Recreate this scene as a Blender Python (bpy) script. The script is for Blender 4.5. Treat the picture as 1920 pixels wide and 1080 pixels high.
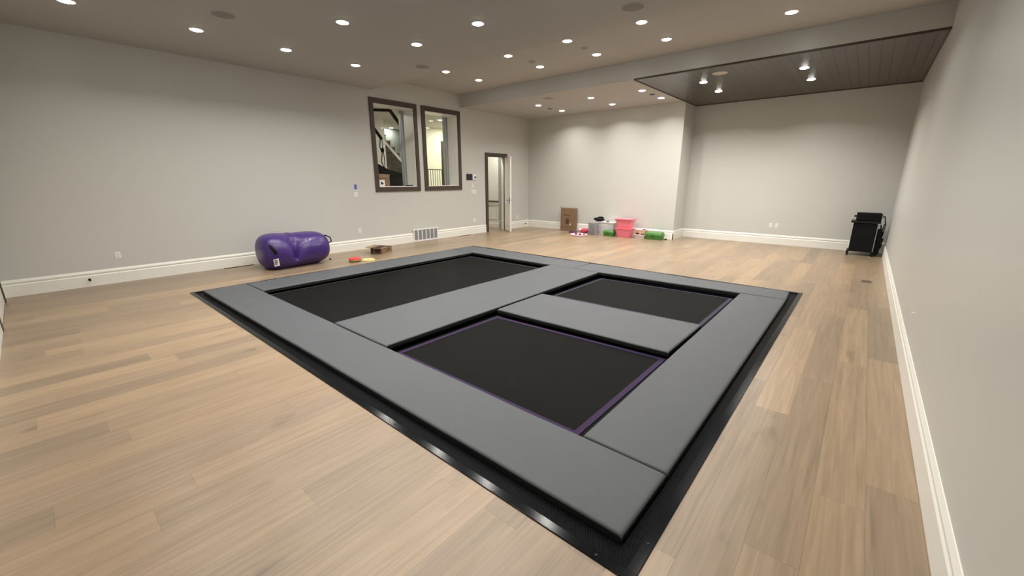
import bpy, bmesh, math, random
from mathutils import Vector, Matrix
random.seed(7)
PI = math.pi
for o in list(bpy.data.objects): bpy.data.objects.remove(o, do_unlink=True)
S = bpy.context.scene
C = S.collection

# ------------------------------------------------------------ camera
H = 1.7
cam_d = bpy.data.cameras.new('camera'); cam = bpy.data.objects.new('camera', cam_d); C.objects.link(cam)
cam_d.sensor_width = 36.0; cam_d.lens = 761.35/1920*36.0; cam_d.clip_start = 0.02; cam_d.clip_end = 100
rt = Vector((0.76145780, 0.64821430, -0.00049904)); up = Vector((-0.16666692, 0.19652763, 0.96622928)); fw = Vector((-0.62642171, 0.73565965, -0.25768337))
m = Matrix((rt, up, -fw)).transposed().to_4x4(); m.translation = Vector((0, 0, H)); cam.matrix_world = m
S.camera = cam

# ------------------------------------------------------------ world, exposure
w = bpy.data.worlds.new('world'); S.world = w; w.use_nodes = True
w.node_tree.nodes['Background'].inputs[0].default_value = (0.9, 0.85, 0.8, 1)
w.node_tree.nodes['Background'].inputs[1].default_value = 0.008
S.view_settings.view_transform = 'Standard'; S.view_settings.look = 'None'
S.view_settings.exposure = -0.16; S.view_settings.gamma = 1.0; S.view_settings.use_curve_mapping = False
LAMP_W = 23.0
LAMP_COL = (1.0, 0.965, 0.915)

# ------------------------------------------------------------ room numbers
XL, XR = -9.515, 0.52          # wall faces
XLb, XRb = -9.498, 0.501
YF, YB, YR = -0.48, 12.11, 12.99
YM, YS = 8.838, 5.929
Z1, Z2, Z3 = 3.804, 4.091, 3.747
XC = -4.13
ZT = 4.5

# ------------------------------------------------------------ materials
def mat(name, col, rough=0.5, metal=0.0, spec=0.5, bump=0.0, bscale=200.0, var=0.0, vscale=3.0, emit=None, estr=0.0, coat=0.0):
    m = bpy.data.materials.new(name); m.use_nodes = True
    nt = m.node_tree; b = nt.nodes['Principled BSDF']
    b.inputs['Base Color'].default_value = (*col, 1); b.inputs['Roughness'].default_value = rough
    b.inputs['Metallic'].default_value = metal; b.inputs['Specular IOR Level'].default_value = spec
    b.inputs['Coat Weight'].default_value = coat
    tc = nt.nodes.new('ShaderNodeTexCoord')
    if bump:
        n = nt.nodes.new('ShaderNodeTexNoise'); n.inputs['Scale'].default_value = bscale; n.inputs['Detail'].default_value = 3
        nt.links.new(tc.outputs['Object'], n.inputs['Vector'])
        bp = nt.nodes.new('ShaderNodeBump'); bp.inputs['Strength'].default_value = bump; bp.inputs['Distance'].default_value = 0.01
        nt.links.new(n.outputs['Fac'], bp.inputs['Height']); nt.links.new(bp.outputs['Normal'], b.inputs['Normal'])
    if var:
        n = nt.nodes.new('ShaderNodeTexNoise'); n.inputs['Scale'].default_value = vscale; n.inputs['Detail'].default_value = 4
        nt.links.new(tc.outputs['Object'], n.inputs['Vector'])
        r = nt.nodes.new('ShaderNodeMapRange'); r.inputs[3].default_value = 1-var; r.inputs[4].default_value = 1+var
        nt.links.new(n.outputs['Fac'], r.inputs[0])
        v = nt.nodes.new('ShaderNodeVectorMath'); v.operation = 'SCALE'; v.inputs[0].default_value = col
        nt.links.new(r.outputs[0], v.inputs['Scale']); nt.links.new(v.outputs[0], b.inputs['Base Color'])
    if emit:
        b.inputs['Emission Color'].default_value = (*emit, 1); b.inputs['Emission Strength'].default_value = estr
    return m

M = {}
M['wall'] = mat('greige wall paint', (0.55, 0.548, 0.518), 0.34, spec=0.4, bump=0.06, bscale=260)
M['ceil'] = mat('ceiling paint', (0.47, 0.455, 0.43), 0.7, spec=0.2)
M['trim'] = mat('white trim paint', (0.78, 0.77, 0.71), 0.35)
M['grey_trim'] = mat('blue grey jamb paint', (0.60, 0.61, 0.61), 0.4)
M['brown'] = mat('dark stained casing', (0.060, 0.040, 0.029), 0.45, var=0.3, vscale=25)
M['white'] = mat('white plastic', (0.78, 0.77, 0.74), 0.35)
M['hallwall'] = mat('hall white paint', (0.78, 0.77, 0.70), 0.55)
M['hallyellow'] = mat('hall cream paint', (0.80, 0.80, 0.62), 0.55)
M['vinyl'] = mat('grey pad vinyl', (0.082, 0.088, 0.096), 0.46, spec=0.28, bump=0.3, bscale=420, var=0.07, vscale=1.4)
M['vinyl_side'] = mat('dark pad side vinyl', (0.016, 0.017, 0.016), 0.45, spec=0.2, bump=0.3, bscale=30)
M['bed'] = mat('woven black bed', (0.0055, 0.0055, 0.0052), 0.62, spec=0.05, bump=0.2, bscale=700, var=0.35, vscale=1.3)
M['purple_web'] = mat('purple bed webbing', (0.026, 0.011, 0.045), 0.6, spec=0.15)
M['grey_web'] = mat('dark grey bed webbing', (0.034, 0.032, 0.042), 0.6, spec=0.15)
M['skirt'] = mat('black skirt fabric', (0.004, 0.004, 0.005), 0.8, spec=0.2)
M['metal_black'] = mat('black powder coat', (0.005, 0.0055, 0.007), 0.15, spec=0.12)
M['pit'] = mat('dark pit liner', (0.02, 0.02, 0.02), 0.9)
M['black'] = mat('matte black', (0.006, 0.006, 0.007), 0.5, spec=0.15)
M['black_plastic'] = mat('black plastic', (0.010, 0.010, 0.012), 0.35, spec=0.25)
M['screen'] = mat('dark glass screen', (0.008, 0.009, 0.025), 0.1)
M['purple'] = mat('purple inflatable vinyl', (0.046, 0.018, 0.140), 0.34, spec=0.5, coat=0.08, bump=0.22, bscale=9)
M['card'] = mat('brown cardboard', (0.20, 0.125, 0.068), 0.75, var=0.12, vscale=9)
M['card_in'] = mat('cardboard inside', (0.27, 0.19, 0.12), 0.8)
M['ink'] = mat('dark brown print', (0.075, 0.040, 0.018), 0.7)
M['paper'] = mat('white paper label', (0.75, 0.74, 0.74), 0.6)
M['pink'] = mat('pink plastic', (0.80, 0.20, 0.26), 0.38, spec=0.5)
M['pink_pale'] = mat('pale pink plastic', (0.80, 0.52, 0.58), 0.4)
M['red'] = mat('red plastic', (0.62, 0.045, 0.035), 0.35)
M['crimson'] = mat('crimson cloth', (0.50, 0.05, 0.09), 0.7)
M['plum'] = mat('dark plum', (0.09, 0.03, 0.06), 0.5)
M['tan'] = mat('tan rim', (0.62, 0.42, 0.25), 0.5)
M['olive'] = mat('olive rim', (0.12, 0.11, 0.03), 0.5)
M['yellow'] = mat('pale yellow plastic', (0.76, 0.66, 0.28), 0.4)
M['green'] = mat('green plastic', (0.055, 0.175, 0.026), 0.35)
M['green_dark'] = mat('dark green latch', (0.03, 0.10, 0.02), 0.4)
M['silver'] = mat('grey ribbed metal', (0.30, 0.30, 0.31), 0.45, metal=0.3)
M['frost'] = mat('frosted plastic', (0.66, 0.65, 0.65), 0.35)
M['tape'] = mat('blue painters tape', (0.07, 0.09, 0.42), 0.6)
M['grille'] = mat('grey vent louvres', (0.30, 0.30, 0.31), 0.5)
M['speaker'] = mat('speaker mesh', (0.30, 0.275, 0.25), 0.8)
M['offwhite'] = mat('off white speaker', (0.55, 0.54, 0.48), 0.6)
M['bronze'] = mat('dark bronze', (0.06, 0.05, 0.04), 0.35, metal=0.8)
M['steel'] = mat('steel', (0.45, 0.45, 0.45), 0.3, metal=0.9)
M['lens'] = mat('lit lamp lens', (1, 1, 1), 0.5, emit=(1.0, 0.96, 0.89), estr=48.0)
M['tread'] = mat('stair tread wood', (0.50, 0.46, 0.38), 0.5)
M['brown_post'] = mat('brown stair metal', (0.10, 0.065, 0.05), 0.5)
M['skin_rail'] = mat('beige hall ceiling', (0.62, 0.57, 0.50), 0.7)

def glass_mat():
    m = bpy.data.materials.new('thin window glass'); m.use_nodes = True; nt = m.node_tree
    nt.nodes.clear(); out = nt.nodes.new('ShaderNodeOutputMaterial')
    a = nt.nodes.new('ShaderNodeBsdfTransparent'); g = nt.nodes.new('ShaderNodeBsdfGlossy'); g.inputs['Roughness'].default_value = 0.02
    a.inputs[0].default_value = (0.96, 0.97, 0.965, 1)
    f = nt.nodes.new('ShaderNodeFresnel'); f.inputs[0].default_value = 1.25; mx = nt.nodes.new('ShaderNodeMixShader')
    nt.links.new(f.outputs[0], mx.inputs[0]); nt.links.new(a.outputs[0], mx.inputs[1]); nt.links.new(g.outputs[0], mx.inputs[2])
    nt.links.new(mx.outputs[0], out.inputs[0]); return m
M['glass'] = glass_mat()

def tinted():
    m = mat('grey shaded stair wall', (0.26, 0.29, 0.27), 0.15); m.node_tree.nodes['Principled BSDF'].inputs['Alpha'].default_value = 0.85  # grey stands in for shade on the wall behind the stairs
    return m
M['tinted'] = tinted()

def N(nt, t, **k):
    n = nt.nodes.new(t)
    for a, b in k.items(): setattr(n, a, b)
    return n
def math_n(nt, op, a, b=None, c=None):
    n = nt.nodes.new('ShaderNodeMath'); n.operation = op
    for i, v in enumerate((a, b, c)):
        if v is None: continue
        if isinstance(v, (int, float)): n.inputs[i].default_value = v
        else: nt.links.new(v, n.inputs[i])
    return n.outputs[0]

def planks_mat(name, width, length, offx, pal, rough, seam_w, seam_dark, grain=0.12, joints=True):
    m = bpy.data.materials.new(name); m.use_nodes = True; nt = m.node_tree; L = nt.links
    b = nt.nodes['Principled BSDF']
    tc = N(nt, 'ShaderNodeTexCoord'); sp = N(nt, 'ShaderNodeSeparateXYZ'); L.new(tc.outputs['Object'], sp.inputs[0])
    x = math_n(nt, 'DIVIDE', math_n(nt, 'ADD', sp.outputs[0], offx), width)
    col = math_n(nt, 'FLOOR', x); fx = math_n(nt, 'FRACT', x)
    wn = N(nt, 'ShaderNodeTexWhiteNoise', noise_dimensions='1D'); L.new(col, wn.inputs['W'])
    yy = math_n(nt, 'ADD', math_n(nt, 'DIVIDE', sp.outputs[1], length), math_n(nt, 'MULTIPLY', wn.outputs['Value'], 7.3))
    row = math_n(nt, 'FLOOR', yy); fy = math_n(nt, 'FRACT', yy)
    cb = N(nt, 'ShaderNodeCombineXYZ'); L.new(col, cb.inputs[0]); L.new(row, cb.inputs[1])
    wn2 = N(nt, 'ShaderNodeTexWhiteNoise', noise_dimensions='3D'); L.new(cb.outputs[0], wn2.inputs['Vector'])
    ramp = N(nt, 'ShaderNodeValToRGB'); L.new(wn2.outputs['Value'], ramp.inputs[0])
    el = ramp.color_ramp.elements
    el[0].position = 0; el[0].color = (*pal[0], 1); el[1].position = 1; el[1].color = (*pal[-1], 1)
    for i, p in enumerate(pal[1:-1]):
        e = el.new((i+1)/(len(pal)-1)); e.color = (*p, 1)
    # grain: stretched noise, shifted per plank
    sh = N(nt, 'ShaderNodeVectorMath', operation='SCALE'); L.new(wn2.outputs['Color'], sh.inputs[0]); sh.inputs['Scale'].default_value = 40
    ad = N(nt, 'ShaderNodeVectorMath', operation='ADD'); L.new(tc.outputs['Object'], ad.inputs[0]); L.new(sh.outputs[0], ad.inputs[1])
    mp = N(nt, 'ShaderNodeMapping'); mp.inputs['Scale'].default_value = (38, 1.5, 1); L.new(ad.outputs[0], mp.inputs[0])
    no = N(nt, 'ShaderNodeTexNoise'); no.inputs['Scale'].default_value = 1.0; no.inputs['Detail'].default_value = 6; no.inputs['Distortion'].default_value = 0.8
    L.new(mp.outputs[0], no.inputs['Vector'])
    mp2 = N(nt, 'ShaderNodeMapping'); mp2.inputs['Scale'].default_value = (5, 2.2, 1); L.new(ad.outputs[0], mp2.inputs[0])
    no2 = N(nt, 'ShaderNodeTexNoise'); no2.inputs['Scale'].default_value = 1.0; no2.inputs['Detail'].default_value = 3
    L.new(mp2.outputs[0], no2.inputs['Vector'])
    kn = N(nt, 'ShaderNodeMapRange'); kn.inputs[1].default_value = 0.64; kn.inputs[2].default_value = 0.80; kn.inputs[3].default_value = 0; kn.inputs[4].default_value = 0.34
    L.new(no2.outputs['Fac'], kn.inputs[0])
    g = N(nt, 'ShaderNodeMapRange'); g.inputs[1].default_value = 0.25; g.inputs[2].default_value = 0.75; g.inputs[3].default_value = 1-grain; g.inputs[4].default_value = 1+grain
    L.new(no.outputs['Fac'], g.inputs[0])
    gk = math_n(nt, 'SUBTRACT', g.outputs[0], kn.outputs[0])
    # seams
    ex = math_n(nt, 'MINIMUM', fx, math_n(nt, 'SUBTRACT', 1.0, fx)); ex = math_n(nt, 'MULTIPLY', ex, width)
    if joints:
        ey = math_n(nt, 'MINIMUM', fy, math_n(nt, 'SUBTRACT', 1.0, fy)); ey = math_n(nt, 'MULTIPLY', ey, length)
        e = math_n(nt, 'MINIMUM', ex, ey)
    else: e = ex
    sm = N(nt, 'ShaderNodeMapRange'); sm.inputs[1].default_value = 0; sm.inputs[2].default_value = seam_w; sm.inputs[3].default_value = seam_dark; sm.inputs[4].default_value = 1
    L.new(e, sm.inputs[0])
    tot = math_n(nt, 'MULTIPLY', gk, sm.outputs[0])
    sc = N(nt, 'ShaderNodeVectorMath', operation='SCALE'); L.new(ramp.outputs[0], sc.inputs[0]); L.new(tot, sc.inputs['Scale'])
    L.new(sc.outputs[0], b.inputs['Base Color'])
    b.inputs['Roughness'].default_value = rough; b.inputs['Specular IOR Level'].default_value = 0.45
    bp = N(nt, 'ShaderNodeBump'); bp.inputs['Strength'].default_value = 0.25; bp.inputs['Distance'].default_value = 0.002
    hh = math_n(nt, 'ADD', sm.outputs[0], math_n(nt, 'MULTIPLY', no.outputs['Fac'], 0.15)); L.new(hh, bp.inputs['Height']); L.new(bp.outputs[0], b.inputs['Normal'])
    return m
M['floor'] = planks_mat('oak plank floor', 0.2225, 2.25, 0.393+0.2225*60, [(0.296, 0.213, 0.136), (0.256, 0.187, 0.125), (0.338, 0.242, 0.150), (0.228, 0.168, 0.114), (0.286, 0.207, 0.132)], 0.34, 0.0022, 0.72, 0.20)
M['woodceil'] = planks_mat('dark ceiling boards', 0.1515, 50.0, 0.358+0.1515*60, [(0.062, 0.050, 0.042), (0.084, 0.069, 0.058), (0.072, 0.059, 0.049)], 0.30, 0.012, 0.05, 0.18, joints=False)

def perf_mat():
    m = bpy.data.materials.new('perforated black steel'); m.use_nodes = True; nt = m.node_tree; L = nt.links
    b = nt.nodes['Principled BSDF']; tc = N(nt, 'ShaderNodeTexCoord'); sp = N(nt, 'ShaderNodeSeparateXYZ'); L.new(tc.outputs['Object'], sp.inputs[0])
    P = 0.0095
    def lattice(ox, oy):
        fx = math_n(nt, 'SUBTRACT', math_n(nt, 'FRACT', math_n(nt, 'ADD', math_n(nt, 'DIVIDE', sp.outputs[0], P), 2000+ox)), 0.5)
        fy = math_n(nt, 'MULTIPLY', math_n(nt, 'SUBTRACT', math_n(nt, 'FRACT', math_n(nt, 'ADD', math_n(nt, 'DIVIDE', sp.outputs[1], P*1.732), 2000+oy)), 0.5), 1.732)
        return math_n(nt, 'SQRT', math_n(nt, 'ADD', math_n(nt, 'MULTIPLY', fx, fx), math_n(nt, 'MULTIPLY', fy, fy)))
    d = math_n(nt, 'MINIMUM', lattice(0, 0), lattice(0.5, 0.5))
    r = N(nt, 'ShaderNodeMapRange'); r.inputs[1].default_value = 0.30; r.inputs[2].default_value = 0.36; L.new(d, r.inputs[0])
    mx = N(nt, 'ShaderNodeMix', data_type='RGBA'); L.new(r.outputs[0], mx.inputs[0]); mx.inputs[6].default_value = (0.001, 0.001, 0.001, 1); mx.inputs[7].default_value = (0.007, 0.008, 0.0095, 1)
    L.new(mx.outputs[2], b.inputs['Base Color']); b.inputs['Roughness'].default_value = 0.4
    L.new(math_n(nt, 'MULTIPLY', r.outputs[0], 0.05), b.inputs['Specular IOR Level'])
    return m
M['perf'] = perf_mat()

# ------------------------------------------------------------ mesh helpers
class MB:
    def __init__(s): s.bm = bmesh.new(); s.mi = 0
    def _add(s, fs):
        for f in fs: f.material_index = s.mi
        return s
    def box(s, x0, x1, y0, y1, z0, z1, bev=0.0, rot=0.0, cx=None, cy=None, seg=2):
        bm = s.bm
        x0, x1 = sorted((x0, x1)); y0, y1 = sorted((y0, y1)); z0, z1 = sorted((z0, z1))
        vs = [bm.verts.new((x, y, z)) for z in (z0, z1) for y in (y0, y1) for x in (x0, x1)]
        fs = [bm.faces.new([vs[i] for i in q]) for q in ((0, 2, 3, 1), (4, 5, 7, 6), (0, 1, 5, 4), (2, 6, 7, 3), (0, 4, 6, 2), (1, 3, 7, 5))]
        s._add(fs)
        if bev:
            es = list({e for f in fs for e in f.edges})
            r = bmesh.ops.bevel(bm, geom=es, offset=bev, segments=seg, affect='EDGES', profile=0.5)
            s._add(r['faces']); vs = list({v for f in r['faces'] for v in f.verts} | {v for v in vs if v.is_valid})
        if rot:
            c = Vector(((x0+x1)/2 if cx is None else cx, (y0+y1)/2 if cy is None else cy, 0))
            bmesh.ops.rotate(bm, verts=vs, cent=c, matrix=Matrix.Rotation(rot, 3, 'Z'))
        return s
    def prism(s, pts, z0, z1, axis='z'):
        bm = s.bm
        def P(a, b, c):
            return {'z': (a, b, c), 'y': (a, c, b), 'x': (c, a, b)}[axis]
        lo = [bm.verts.new(P(a, b, z0)) for a, b in pts]; hi = [bm.verts.new(P(a, b, z1)) for a, b in pts]
        fs = [bm.faces.new(lo[::-1]), bm.faces.new(hi)]
        n = len(pts)
        for i in range(n): fs.append(bm.faces.new((lo[i], lo[(i+1) % n], hi[(i+1) % n], hi[i])))
        return s._add(fs)
    def loft(s, rings, cap=True, closed=True):
        bm = s.bm; R = [[bm.verts.new(p) for p in r] for r in rings]; fs = []
        n = len(rings[0])
        for a, b in zip(R[:-1], R[1:]):
            for i in range(n if closed else n-1):
                fs.append(bm.faces.new((a[i], a[(i+1) % n], b[(i+1) % n], b[i])))
        if cap: fs.append(bm.faces.new(R[0][::-1])); fs.append(bm.faces.new(R[-1]))
        return s._add(fs)
    def lathe(s, prof, cx=0, cy=0, n=32, cap=True):
        return s.loft([[(cx+r*math.cos(2*PI*i/n), cy+r*math.sin(2*PI*i/n), z) for i in range(n)] for r, z in prof], cap)
    def tube(s, pts, r, n=8, cap=True):
        pts = [Vector(p) for p in pts]; rings = []
        prev = None
        for i, p in enumerate(pts):
            t = (pts[min(i+1, len(pts)-1)]-pts[max(i-1, 0)]).normalized()
            a = prev if prev else (Vector((0, 0, 1)) if abs(t.z) < .9 else Vector((1, 0, 0)))
            u = (a - t*a.dot(t)).normalized(); v = t.cross(u); prev = u
            rr = r[i] if isinstance(r, (list, tuple)) else r
            rings.append([tuple(p+rr*(math.cos(2*PI*k/n)*u+math.sin(2*PI*k/n)*v)) for k in range(n)])
        return s.loft(rings, cap)
    def bar(s, a, b, wy, wz):
        a = Vector(a); b = Vector(b); t = (b-a).normalized(); u = t.cross(Vector((1, 0, 0)))
        if u.length < .1: u = t.cross(Vector((0, 1, 0)))
        u.normalize(); v = t.cross(u).normalized()
        rings = [[tuple(p+su*wy/2*u+sv*wz/2*v) for su, sv in ((-1, -1), (1, -1), (1, 1), (-1, 1))] for p in (a, b)]
        return s.loft(rings)
    def taper(s, x0, x1, y0, y1, z0, z1, ins, r=0.03, n=5):
        def ring(i, z):
            X0, X1, Y0, Y1 = x0+i, x1-i, y0+i, y1-i; out = []
            for cx, cy, a0 in ((X1-r, Y1-r, 0), (X0+r, Y1-r, PI/2), (X0+r, Y0+r, PI), (X1-r, Y0+r, 1.5*PI)):
                for k in range(n): a = a0+PI/2*k/(n-1); out.append((cx+r*math.cos(a), cy+r*math.sin(a), z))
            return out
        return s.loft([ring(ins, z0), ring(0, z1)])
    def build(s, name, mats, parent=None, smooth=False, loc=None, rz=0.0):
        bmesh.ops.recalc_face_normals(s.bm, faces=s.bm.faces)
        me = bpy.data.meshes.new(name)
        if loc is not None:
            for v in s.bm.verts: v.co -= Vector(loc)
        s.bm.to_mesh(me); s.bm.free()
        for m_ in (mats if isinstance(mats, (list, tuple)) else [mats]): me.materials.append(m_ if not isinstance(m_, str) else M[m_])
        if smooth:
            for p in me.polygons: p.use_smooth = True
            me.set_sharp_from_angle(angle=math.radians(38))
        o = bpy.data.objects.new(name, me); C.objects.link(o)
        if loc is not None and parent is None: o.location = loc
        if rz: o.rotation_euler[2] = rz
        if parent is not None: o.parent = parent
        return o
def tag(o, label=None, cat=None, group=None, kind=None):
    if label: o['label'] = label
    if cat: o['category'] = cat
    if group: o['group'] = group
    if kind: o['kind'] = kind
    return o
def struct(o): o['kind'] = 'structure'; return o
def thing(name, label, cat, loc=(0, 0, 0), rz=0.0, group=None):
    o = bpy.data.objects.new(name, None); C.objects.link(o); o.location = loc; o.rotation_euler = (0, 0, rz); o.empty_display_size = 0.1
    return tag(o, label, cat, group)

# ------------------------------------------------------------ lamps (fixture, lens and its light)
def downlight(proto, x, y, z, label, group, power=1.0, first=False, kind='white'):
    r = thing('recessed_light', label, 'ceiling light', (x, y, z), 0, group)
    for ch in proto:
        c = ch.copy(); C.objects.link(c); c.parent = r
    ld = bpy.data.lights.new('lamp_beam', 'AREA'); ld.shape = 'DISK'; ld.size = 0.12; ld.energy = LAMP_W*power; ld.color = LAMP_COL
    ld.spread = math.radians(140)
    lo = bpy.data.objects.new('lamp_beam', ld); C.objects.link(lo); lo.parent = r; lo.location = (0, 0, -0.022)
    return r
b = MB(); b.lathe([(0.100, 0.0), (0.100, -0.004), (0.094, -0.007), (0.080, -0.007), (0.076, -0.002)], cap=False); ring = b.build('trim_ring', 'white', smooth=True)
b = MB(); b.lathe([(0.077, -0.002), (0.070, -0.008), (0.052, -0.0145), (0.03, -0.018), (0.008, -0.019)], n=28); lens = b.build('lens', 'lens', smooth=True)
b = MB(); b.lathe([(0.100, 0.0), (0.100, -0.004), (0.094, -0.007), (0.080, -0.007), (0.076, -0.002)], cap=False); ringk = b.build('trim_ring', 'bronze', smooth=True)
PRW = [ring, lens]; PRK = [ringk, lens]
GX = [-7.80, -5.91, -4.52, -3.14, -1.29]
colname = ['beside the window wall', 'second from the window wall', 'third from the window wall', 'fourth from the window wall', 'nearest the right wall']
rowsZ1 = [(0.80, 'nearest row'), (2.10, 'second row'), (3.33, 'third row'), (4.58, 'last row before step')]
for ry, rn in rowsZ1:
    for i, gx in enumerate(GX):
        downlight(PRW, gx, ry, Z1, f'recessed light, near ceiling, {rn}, {colname[i]}', 'recessed lights on the near ceiling', power={0.80: 0.6, 2.10: 0.85}.get(ry, 1.0))
for ry, rn in [(6.83, 'row past step'), (7.89, 'row before beam')]:
    for i, gx in enumerate(GX):
        downlight(PRW, gx, ry, Z2, f'recessed light, raised ceiling, {rn}, {colname[i]}', 'recessed lights in the raised ceiling band', power=1.06)
for ry, rn in [(10.02, 'the row by the beam'), (11.22, 'the row by the back wall')]:
    for i, gx in enumerate([-7.54, -5.85, -4.47]):
        downlight(PRW, gx, ry, Z3, f'recessed light beyond beam, {rn}, ' + ['leftmost of three', 'middle of three', 'rightmost, beside the wooden ceiling'][i], 'recessed lights in the back white ceiling', power=1.02)
    for i, gx in enumerate([-3.09, -1.29]):
        downlight(PRK, gx, ry, Z3-0.012, 'bright spot light in dark wooden ceiling, ' + ['left', 'right'][i] + ' pair, ' + ('nearer the beam' if ry < 10.5 else 'nearer the recess wall'), 'lights in the wooden ceiling', power=1.85)
for p_ in (ring, lens, ringk): bpy.data.objects.remove(p_, do_unlink=True)

# ------------------------------------------------------------ room shell
PX0, PX1, PY0, PY1 = -7.755, -0.492, 1.379, 7.50     # trampoline frame outline on the floor
b = MB(); fx0, fx1, fy0, fy1 = -17.0, 1.0, -1.6, 14.0
hx0, hx1, hy0, hy1 = PX0+0.05, PX1-0.05, PY0+0.05, PY1-0.05
b.box(fx0, hx0, fy0, fy1, -0.06, 0); b.box(hx1, fx1, fy0, fy1, -0.06, 0); b.box(hx0, hx1, fy0, hy0, -0.06, 0); b.box(hx0, hx1, hy1, fy1, -0.06, 0)
struct(b.build('floor', 'floor'))
b = MB()
b.box(-10.2, 1.0, YF-0.3, YS, Z1, ZT); b.box(-10.2, 1.0, YS, YM, Z2, ZT); b.box(-10.2, 1.0, YM, YR+0.4, Z3, ZT)
struct(b.build('ceiling', 'ceil'))
b = MB(); b.box(XL, XR, YM-0.004, YM+0.01, Z3, Z2-0.001); struct(b.build('wall_beam', 'wall'))
b = MB(); b.box(XC, XR, YM+0.012, YR, Z3-0.010, Z3+0.01); wc = struct(b.build('ceiling', 'woodceil'))
b = MB()
for q in ((XC, XR, YM-0.006, YM+0.030, Z3-0.022, Z3+0.012), (XC-0.02, XC+0.01, YM-0.006, YR, Z3-0.022, Z3), (XC, XR, YR-0.03, YR, Z3-0.022, Z3), (XR-0.025, XR, YM, YR, Z3-0.022, Z3)):
    b.box(*q)
b.build('edge_trim', 'brown', wc)
b = MB(); b.box(XR, XR+0.2, YF-0.3, YR+0.3, -0.05, ZT); struct(b.build('wall_right', 'wall'))
b = MB(); b.box(XL-0.1, XC, YB, YR+0.3, -0.05, ZT); struct(b.build('wall_back', 'wall'))
b = MB(); b.box(XC, XR, YR, YR+0.3, -0.05, ZT); struct(b.build('wall_back', 'wall'))

def walled(b, face_x, back_x, y0, y1, z0, z1, holes):
    ys = sorted({y0, y1, *[h[0] for h in holes], *[h[1] for h in holes]}); zs = sorted({z0, z1, *[h[2] for h in holes], *[h[3] for h in holes]})
    for a, c in zip(ys[:-1], ys[1:]):
        for d, e in zip(zs[:-1], zs[1:]):
            my, mz = (a+c)/2, (d+e)/2
            if any(h[0] < my < h[1] and h[2] < mz < h[3] for h in holes): continue
            b.box(face_x, back_x, a, c, d, e)
W1 = (5.94, 7.13, 1.515, 3.515); W2 = (7.50, 8.685, 1.515, 3.515); D1 = (9.945, 10.80, -0.05, 2.43)
b = MB(); walled(b, XL, XL-0.40, YF-0.2, 9.20, -0.05, ZT, [W1, W2]); walled(b, XL, XL-0.13, 9.20, YR, -0.05, ZT, [D1])
struct(b.build('wall_left', 'wall'))
# near wall (behind the camera's left edge) with a double doorway at its far end
b = MB(); y0, y1 = YF-0.15, YF
b.box(XL-0.1, -9.13, y0, y1, -0.05, ZT); b.box(-9.13, -7.49, y0, y1, 2.45, ZT); b.box(-7.49, XR+0.2, y0, y1, -0.05, ZT)
struct(b.build('wall_front', 'wall'))

# baseboards
BP = [(0, 0), (0.0185, 0), (0.0185, 0.172), (0.010, 0.186), (0.010, 0.198), (0.0165, 0.203), (0.0165, 0.222), (0.004, 0.252), (0, 0.254)]
def base_prof(b, axis, face, sgn, a0, a1):
    if axis == 'y':  # runs along y, profile in xz
        b.loft([[(face+sgn*d, y, z) for d, z in BP] for y in (a0, a1)])
    else:
        b.loft([[(x, face+sgn*d, z) for d, z in BP] for x in (a0, a1)])
b = MB(); base_prof(b, 'y', XL, 1, YF, 9.835); base_prof(b, 'y', XL, 1, 10.91, YB); struct(b.build('baseboard_left', 'trim'))
b = MB(); base_prof(b, 'y', XR, -1, YF, YR); struct(b.build('baseboard_right', 'trim'))
b = MB(); base_prof(b, 'x', YB, -1, XL, XC+0.0185); base_prof(b, 'y', XC, 1, YB-0.0185, YR); base_prof(b, 'x', YR, -1, XC, XR); struct(b.build('baseboard_back', 'trim'))
b = MB(); base_prof(b, 'x', YF, 1, XL, -9.26); base_prof(b, 'x', YF, 1, -7.36, XR); struct(b.build('baseboard_front', 'trim'))

# windows
def window(name, hole, cy0, cy1):
    y0, y1, z0, z1 = hole; cz0, cz1 = 1.403, 3.633
    b = MB(); f = XL+0.028
    b.box(XL, f, cy0, y0+0.004, cz0, cz1, 0.003); b.box(XL, f, y1-0.004, cy1, cz0, cz1, 0.003)
    b.box(XL, f-0.001, y0, y1, cz0, z0+0.004, 0.003); b.box(XL, f-0.001, y0, y1, z1-0.004, cz1, 0.003)
    o = struct(b.build(name, 'brown'))
    b = MB(); t = 0.018; xb = XL-0.40
    b.box(xb, XL+0.002, y0, y0+t, z0, z1); b.box(xb, XL+0.002, y1-t, y1, z0, z1); b.box(xb, XL+0.002, y0+t, y1-t, z1-t, z1); b.box(xb, XL+0.002, y0+t, y1-t, z0, z0+t)
    b.build('jamb_liner', 'trim', o)
    b = MB(); xb2 = xb-0.25
    b.box(xb2, xb, y1-0.012, y1+0.10, z0, z1+0.08); b.box(xb2, xb, y0-0.1, y0+0.012, z0, z1+0.08); b.box(xb-0.05, xb, y0, y1, z1-0.012, z1+0.09)
    b.box(xb-0.10, xb-0.07, y1-0.05, y1-0.01, z0, z1-0.02); b.box(xb-0.19, xb-0.15, y1-0.03, y1-0.01, z0, z1-0.02)
    b.build('window_frame', 'grey_trim', o)
    b = MB(); b.box(xb-0.035, xb-0.030, y0+0.01, y1-0.012, z0, z1-0.012); b.build('window_pane', 'glass', o)
window('window_1', W1, 5.835, 7.235); window('window_2', W2, 7.385, 8.79)
b = MB(); b.box(XL-0.66, XL-0.40, 5.7, 9.2, 1.40, 1.515); struct(b.build('trim_1', 'trim'))

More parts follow.
